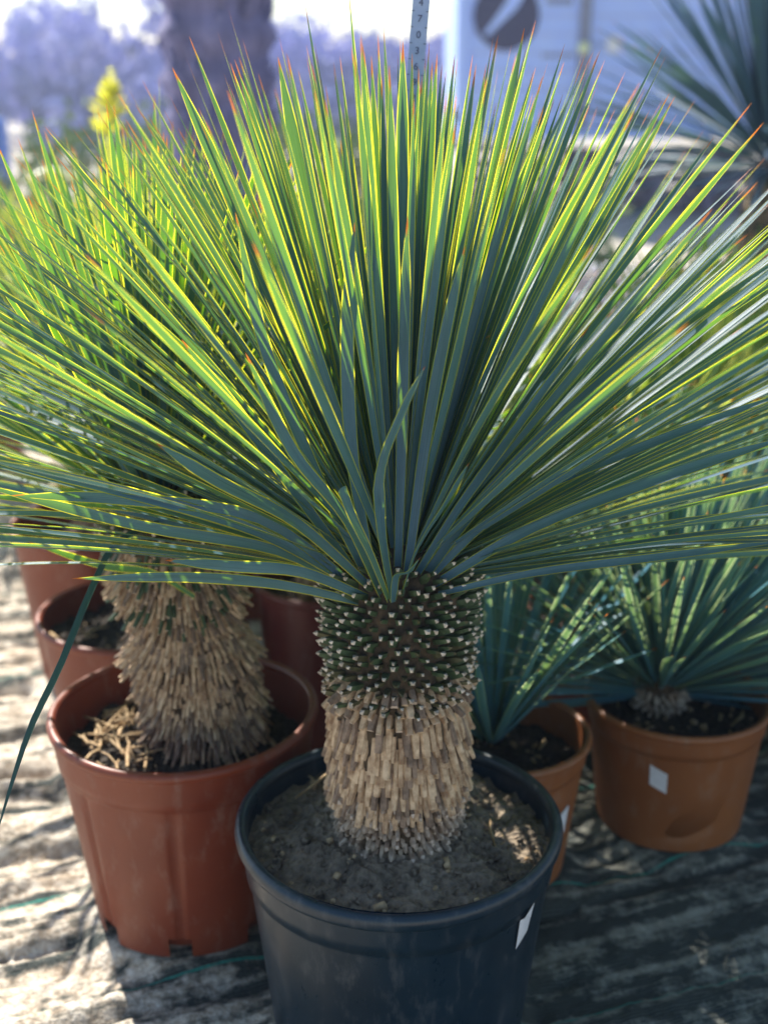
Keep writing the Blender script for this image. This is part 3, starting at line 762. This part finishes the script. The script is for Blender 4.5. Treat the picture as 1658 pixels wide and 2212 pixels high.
# ------------------------------------------------------------------ background: palm trunk
pt = thing('palm_tree', 'thick grey glare tinted palm trunk standing behind the potted yuccas', 'palm', (-.66, 5.3, -.05))
mb = MB(); pf = []
for k in range(60):
    z = k*.055; pf.append((.205+.012*math.sin(k*1.9)+.02*(k % 3 == 0)-.0*z, z))
lathe(mb, pf, 40, 0, rad=lambda r_, z, an, k: (r_*(1+.05*math.sin(7*an+z*4)+.04*mnoise.noise(Vector((math.cos(an)*4, math.sin(an)*4, z*6)))), z))
rr = random.Random(5)
for k in range(420):
    z = rr.uniform(.1, 3.2); an = rr.uniform(0, 6.283); out = Vector((math.cos(an), math.sin(an), 0))
    scale_piece(mb, out*.19+Vector((0, 0, z)), out, Vector((0, 0, 1)), rr.uniform(.06, .13), rr.uniform(.03, .06), .015, rr.uniform(.9, 1.25), (1, 1), .6)
M['palm'] = mottled('palm_bark', (.10, .09, .19), (.24, .22, .42), 8, .9, .01, stretch=(1, 1, .4))  # bark and frond bases lightened and blued in colour for lens glare
M['palm2'] = mottled('palm_frond_base', (.13, .12, .24), (.28, .26, .48), 14, .9, .006)
mb.build('trunk', [M['palm'], M['palm2']], pt)
# crown far above the view
cr = MB(); 
for k in range(34):
    an = k*2.4; e = rr.uniform(-.3, 1.2); hd = Vector((math.cos(an), math.sin(an), 0)); c = Vector((0, 0, 3.3))
    d = hd*math.cos(e)+Vector((0, 0, math.sin(e))); tip = c+d*1.1-Vector((0, 0, .25))
    tube(cr, [c, c+d*.6, tip-(tip-c)*.1], [.012, .009, .004], 5)
    for q in range(16):
        f = .35+.65*q/15; b0 = c+d*1.1*f-Vector((0, 0, .25*f*f)); sd_ = hd.cross(Vector((0, 0, 1)))
        for s in (-1, 1):
            blade(cr, [b0, b0+(sd_*s*.35+d*.25)*(.9-.4*f)], .03, Vector((0, 0, 1)), 0, n=4)
cr.build('crown', M['leaf2'], pt)

# ------------------------------------------------------------------ far hedge and trees, one thing each
M['bush'] = mottled('glare_tinted_bare_shrub', (.28, .29, .54), (.46, .45, .80), 3, .95, 0)  # mauve blue of the lens glare is mixed into the shrub colour
M['bush2'] = mottled('glare_tinted_evergreen', (.15, .22, .52), (.28, .38, .80), 3, .95, 0)  # evergreen with glare blue put into its colour
M['bushg'] = mottled('green_shrub', (.14, .20, .09), (.30, .38, .14), 3, .9, 0)
M['wood'] = mottled('trunk_wood', (.08, .065, .06), (.16, .13, .12), 20, .9, .004)
def leafy_tree(name, label, x, y, h, w, mat, seed, n=2600, leaf=.07, base=0.0, group=None, cat='tree'):
    t = thing(name, label, cat, (x, y, -.06), 0, group)
    rng = random.Random(seed); tb = MB()
    tube(tb, [(0, 0, 0), (.03*h, 0, h*.35), (0, .02*h, h*.75)], [.035*h, .025*h, .01*h], 8)
    for k in range(6):
        an = k*1.05; z = h*rng.uniform(.25, .6)
        tube(tb, [(0, 0, z), (math.cos(an)*w*.3, math.sin(an)*w*.3, z+h*.2)], [.014*h, .005*h], 5)
    tb.build('trunk', M['wood'], t)
    cb = MB()
    cl = [(rng.uniform(-.42, .42)*w, rng.uniform(-.42, .42)*w, h*rng.uniform(base+.12, .9), rng.uniform(.14, .30)) for _ in range(22)]
    for k in range(n):
        c = rng.choice(cl); s = c[3]*min(w, h)
        p = Vector((c[0]+rng.gauss(0, s*.45), c[1]+rng.gauss(0, s*.45), max(.03, c[2]+rng.gauss(0, s*.5))))
        ro = Euler((rng.uniform(0, 6), rng.uniform(0, 6), rng.uniform(0, 6))).to_matrix()
        q = leaf*rng.uniform(.6, 1.4)
        cb.add([p+ro @ Vector(v) for v in ((-q, 0, 0), (0, -q*.45, 0), (q, 0, 0), (0, q*.45, 0))], [(0, 1, 2, 3)], 0)
    cb.build('crown', mat, t, smooth=False)
    return t
spots = [(-9.6, 25, 3.0, 4.0, 'bush2', 'glare tinted tall evergreen at the far left of the distant hedge'), (-7.2, 27, 2.6, 3.6, 'bush', 'glare tinted bare tree second from left in the distant hedge'),
         (-5.0, 26, 3.1, 3.4, 'bush', 'glare tinted bare tree just left of the palm trunk in the distant hedge'), (-2.8, 28, 2.7, 3.8, 'bush', 'glare tinted tree directly right of the palm trunk in the distant hedge'),
         (-.6, 27, 2.3, 3.2, 'bush', 'low glare tinted tree between palm trunk and measuring stick, far off'), (1.4, 29, 2.5, 3.6, 'bush', 'glare tinted distant tree beside the white container edge'),
         (-11.6, 30, 3.4, 4.6, 'bush2', 'glare tinted evergreen leftmost and farthest in the distant hedge'), (-8.4, 33, 3.3, 5.0, 'bush', 'glare tinted tree in the rear rank of the hedge, left'), (-3.8, 34, 3.5, 5.5, 'bush', 'glare tinted tree in the rear rank of the hedge behind the palm')]
for k, (x, y, h, w, mt, lb) in enumerate(spots):
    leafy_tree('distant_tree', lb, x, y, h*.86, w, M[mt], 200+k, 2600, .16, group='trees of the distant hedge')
mids = [(-2.3, 7.2, .85, 1.3, 'green low shrub at the left edge in front of the hedge'), (-1.35, 7.8, .95, 1.3, 'green low shrub left of the palm trunk'), (-.2, 8.0, .9, 1.2, 'green low shrub right of the palm trunk'),
        (.9, 7.6, .5, 1.0, 'green low shrub in front of the pallets'), (-3.1, 8.6, 1.0, 1.6, 'green low shrub farthest left in the middle distance')]
for k, (x, y, h, w, lb) in enumerate(mids):
    leafy_tree('shrub', lb, x, y, h, w, M['bushg'], 300+k, 1800, .045, group='low green shrubs in the middle distance', cat='shrub')

# added blue volume standing in for lens glare on the far things
hz = MB(); box(hz, (0, 24, 1.75), (90, 60, 5.7))
hm = bpy.data.materials.new('glare_veil'); hm.use_nodes = True; t = hm.node_tree
for n_ in list(t.nodes):
    if n_.type == 'BSDF_PRINCIPLED': t.nodes.remove(n_)
pv = N(t, 'ShaderNodeVolumePrincipled'); pv.inputs['Color'].default_value = (.62, .74, 1, 1); pv.inputs['Density'].default_value = .005; pv.inputs['Anisotropy'].default_value = .35
L(t, pv.outputs[0], t.nodes['Material Output'].inputs['Volume'])
tag(hz.build('glare_veil', hm, smooth=False), 'added pale blue veil for lens glare over the far trees and container', None, None, 'stuff')
# yellow leaved plant and pale broad leaf
ys = thing('yellow_flowering_plant', 'bright yellow bloom and pale broad leaf standing left of the palm trunk', 'plant', (-.90, 4.2, .03))
M['yellow'] = leaf_mat('yellow_petal', top=(.85, .80, .08), lo=(.75, .68, .05), trans=(.95, .95, .10), edge=(.95, .9, .1), tip=(.85, .75, .05), tf=.5)
M['pale'] = mottled('pale_leaf', (.55, .66, .40), (.72, .78, .55), 20, .5, .0005)
mb = MB(); tube(mb, [(0, 0, 0), (.0, 0, .5), (.015, 0, .93)], [.014, .011, .007], 8); mb.build('stem', M['grass'], ys)
mb = MB()
rr = random.Random(9)
for k in range(70):
    z = rr.uniform(.0, .20); an = rr.uniform(0, 6.28); q = .06*(1.15-abs(z-.05)/.15)
    p = Vector((.01+z*.12, 0, .90+z)); d = Vector((math.cos(an), math.sin(an), .7))
    blade(mb, [p, p+d*q*.6, p+d*q], .024, Vector((0, 0, 1)), 0, n=5, vee=.3)
mb.build('flower_spike', M['yellow'], ys)
for an, ln, zz in ((3.5, .26, .80), (-.2, .28, .72), (1.7, .24, .68), (-1.2, .24, .66)):
    mb = MB(); d = Vector((math.cos(an), math.sin(an)*.6, .55)); p = Vector((0, 0, zz-.1))
    blade(mb, [p, p+d*ln*.6, p+Vector((d.x, d.y, .2))*ln*1.1], .10, Vector((0, 0, 1)), 0, n=9, vee=.25); mb.build('leaf', M['pale'], ys)

# blue water barrel
brl = thing('water_barrel', 'blue plastic barrel at the left edge before the distant hedge', 'barrel', (-2.95, 9.2, -.06))
M['blue'] = plastic('blue_plastic', (.05, .13, .50), (.08, .18, .60))
mb = MB(); lathe(mb, [(.02, 0), (.27, 0), (.29, .03), (.29, .28), (.305, .30), (.29, .32), (.29, .60), (.305, .62), (.29, .64), (.29, .88), (.275, .93), (.24, .94), (.02, .935)], 40); mb.build('barrel_body', M['blue'], brl)
mb = MB(); lathe(mb, [(.0, .985), (.045, .985), (.05, .975), (.05, .94)], 20); mb.build('bung', M['label'], brl).location = (.12, -.05, 0)

# ------------------------------------------------------------------ white container with its round emblem
M['white'] = plastic('blue_lit_white_steel', (.36, .50, 1.0), (.42, .56, 1.0), .45, (.40, .42, .55), .35)  # white paint, with the blue light on it put into the colour
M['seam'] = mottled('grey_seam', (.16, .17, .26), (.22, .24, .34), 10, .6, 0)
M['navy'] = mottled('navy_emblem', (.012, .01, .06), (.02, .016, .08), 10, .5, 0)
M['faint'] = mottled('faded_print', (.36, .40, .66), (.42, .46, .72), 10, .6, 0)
CY = 12.0
x0 = P(985, 150, CY).x; zb = P(985, 298, CY).z
ct = thing('container', 'long white container with round navy emblem raised on pallets', 'container', (x0, CY, zb))
CL, CH, CD = 7.5, 2.3, 2.3
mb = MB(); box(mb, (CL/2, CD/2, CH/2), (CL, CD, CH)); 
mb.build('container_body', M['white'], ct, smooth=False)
mb = MB()
box(mb, (CL/2, -.03, .035), (CL+.05, .06, .07), 0); box(mb, (CL/2, -.03, CH-.04), (CL+.05, .06, .08), 0)
box(mb, (.05, -.028, CH/2), (.10, .05, CH-.16), 0)
mb.build('edge_frame', M['white'], ct, smooth=False)
mb = MB()
for k in range(14):
    z = .12+.155*k; box(mb, (CL/2+.05, -.004, z), (CL-.15, .008, .012), 0)
mb.build('panel_joint', M['faint'], ct, smooth=False)
dx = P(1256, 200, CY).x-x0
mb = MB(); box(mb, (dx, -.02, CH/2), (.10, .04, CH-.17), 0); mb.build('door_post', M['seam'], ct, smooth=False)
cc = P(1093, 33, CY); ex, ez, er = cc.x-x0, cc.z-zb, 66/2700*12.0
def disc(mb, c, r_, y, n=48):
    mb.add([(c[0]+r_*math.cos(2*math.pi*i/n), y, c[1]+r_*math.sin(2*math.pi*i/n)) for i in range(n)]+[(c[0]+r_*math.cos(2*math.pi*i/n), y+.012, c[1]+r_*math.sin(2*math.pi*i/n)) for i in range(n)],
           [tuple(range(n))]+[(i, n+i, n+(i+1) % n, (i+1) % n) for i in range(n)])
mb = MB(); disc(mb, (ex, ez), er, -.016); em = mb.build('emblem', M['navy'], ct, smooth=False)
mb = MB()
def strip(mb, pts, w, y):
    vs = []
    for k, (x, z) in enumerate(pts):
        a = pts[max(k-1, 0)]; b = pts[min(k+1, len(pts)-1)]; d = Vector((b[0]-a[0], b[1]-a[1])).normalized(); n_ = Vector((-d.y, d.x))
        vs += [(x+n_.x*w[k], y, z+n_.y*w[k]), (x-n_.x*w[k], y, z-n_.y*w[k])]
    mb.add(vs, [(2*k, 2*k+1, 2*k+3, 2*k+2) for k in range(len(pts)-1)])
strip(mb, [(ex-er*.62, ez-er*.55), (ex-er*.25, ez-er*.15), (ex+er*.15, ez+er*.30), (ex+er*.42, ez+er*.86)], [.02, .035, .055, .07], -.020)
mb.build('emblem_stroke', M['white'], em, smooth=False)
# faint print (unreadable at this distance): short marks
rr = random.Random(3)
for (u0, u1, v, s) in ((1180, 1235, 3, 13), (1275, 1330, 95, 7), (1170, 1240, 120, 7), (1290, 1400, 225, 6), (1280, 1420, 250, 6), (1300, 1400, 268, 5)):
    u = u0; mb = MB()
    while u < u1:
        wd = rr.uniform(5, 11); q = P(u+wd/2, v, CY); box(mb, (q.x-x0, -.004, q.z-zb), (wd/2700*12*.9, .010, s/2700*12), 0); u += wd+4
    mb.build('printed_line', M['seam'], ct, smooth=False)
for (u, v, r_, nm) in ((1258, 103, 12, 'warning_lamp'),):
    q = P(u, v, CY); mb = MB()
    lathe(mb, [(.05, 0), (.05, .03), (.03, .045), (.0, .05)], 20)
    M['amber'] = mottled('lamp_lens', (.70, .78, .40), (.8, .85, .5), 10, .3, 0)
    o = mb.build(nm, M['amber'], ct); o.location = (q.x-x0, -.04, q.z-zb); o.rotation_euler = (math.pi/2, 0, 0)
q = P(1324, 95, CY); mb = MB(); box(mb, (q.x-x0, -.004, q.z-zb), (.11, .012, .14)); mb.build('notice', M['label'], ct, smooth=False)

# pallets carrying the container
M['pallet'] = mottled('mauve_grey_wood', (.10, .085, .13), (.22, .18, .27), 9, .85, .003, stretch=(.3, 1, 1))
def pallet_mesh():
    mb = MB(); L_, D_ = 1.18, .9
    for k in range(7): box(mb, (0, -D_/2+.06+k*.13, .128), (L_, .095, .018))
    for x in (-.52, 0, .52):
        for y in (-.39, 0, .39): box(mb, (x, y, .069), (.11, .11, .08))
    for x in (-.52, 0, .52): box(mb, (x, 0, .1135), (.10, D_, .011))
    for y in (-.39, 0, .39): box(mb, (0, y, .0195), (L_, .1, .019))
    return mb
pm = pallet_mesh(); first = None
for i in range(6):
    for j in range(4):
        x = x0+.65+i*1.25
        if first is None:
            o = pm.build('pallet', M['pallet'], None, smooth=False); first = o
        else:
            o = first.copy(); COL.objects.link(o)
        o.location = (x+rr.uniform(-.02, .02), CY+.55+rr.uniform(-.02, .02), -.05+j*.140)
        tag(o, 'grey pallet under the white container, %s of the %s stack' % (['lowest', 'second from ground', 'third from ground', 'topmost'][j], ['leftmost', 'second', 'third', 'fourth', 'fifth', 'rightmost'][i]), 'pallet', 'pallets stacked under the container')

# pale wicker planter with beaded rim
M['wicker'] = mottled('pale_wicker', (.48, .40, .36), (.70, .62, .56), 50, .8, .003)
M['bead'] = mottled('white_stone_bead', (.66, .66, .72), (.8, .8, .84), 30, .6, .001)
bk = thing('wicker_planter', 'large round pale wicker planter with white beaded rim behind the crown at right', 'planter', (.92, 4.6, -.03))
mb = MB(); lathe(mb, [(.02, 0), (.34, 0), (.40, .12), (.43, .28), (.42, .40), (.40, .40), (.38, .20), (.02, .12)], 64, rad=lambda r_, z, an, k: (r_+.008*math.sin(48*an+k*3.1), z)); mb.build('basket', M['wicker'], bk)
mb = MB()
for k in range(46):
    an = 2*math.pi*k/46; c = Vector((.415*math.cos(an), .415*math.sin(an), .425))
    vs = []; n_ = 8
    for i in range(5):
        th_ = math.pi*i/4
        for j in range(n_): vs.append(c+Vector((math.sin(th_)*math.cos(2*math.pi*j/n_), math.sin(th_)*math.sin(2*math.pi*j/n_), math.cos(th_)))*.024)
    mb.add(vs, [(i*n_+j, i*n_+(j+1) % n_, (i+1)*n_+(j+1) % n_, (i+1)*n_+j) for i in range(4) for j in range(n_)])
mb.build('beaded_rim', M['bead'], bk)

# tall dark yucca at the upper right
M['darkleaf'] = leaf_mat('dark_blue_blade', top=(.09, .17, .27), lo=(.05, .11, .19), trans=(.10, .24, .16), edge=(.2, .3, .15), tf=.2)
c = P(1668, 325, 3.7)
tb = thing('tall_yucca', 'tall dark blue green yucca with thick shaggy trunk at the upper right', 'yucca', (c.x, c.y, -.03))
trunk(tb, (0, 0, 0), c.z-.02, .075, random.Random(90), [(.3, c.z-.04, 'shag')])
rng = random.Random(91)
bb = rosette((c.x, c.y, c.z), 260, .56, .016, rng, emin=lambda a: -.15, keep=lambda a, e: 1, core=.06, rise=.08)
mb = MB()
for b in bb: blade(mb, [p-Vector((c.x, c.y, -.03)) for p in b[0]], b[1], b[2], b[3], n=6, seed=rng.randint(0, 90), twist0=b[4])
o = mb.build('crown', M['darkleaf'], tb); o['kind'] = 'stuff'

# terracotta planters stacked at the right edge, middle distance
for k, (x, y, hh, lb) in enumerate([(1.13, 3.75, .60, 'tall terracotta pot standing at the right edge beyond the crown'), (1.28, 5.2, .30, 'empty terracotta pot left of the tall one beyond the crown'), (1.95, 5.4, .36, 'empty terracotta pot rearmost beyond the crown at right')]):
    pot(lb, 'plant pot', (x, y, -.03), .19, hh, M['terracotta'], .15, hh-.05, seed=400+k, group='pots beyond the crown')
crate = thing('blue_crate', 'small blue plastic crate lying between the pots at the right edge', 'crate', (1.38, 4.1, -.03), .3)
mb = MB()
for s in (-1, 1):
    for z in (.03, .09, .15, .21): box(mb, (0, s*.14, z), (.40, .008, .035)); box(mb, (s*.196, 0, z), (.008, .272, .035))
    for x in (-.19, -.06, .06, .19): box(mb, (x, s*.147, .12), (.02, .006, .23))
box(mb, (0, 0, .006), (.38, .27, .01)); mb.build('crate_body', M['blue'], crate, smooth=False)
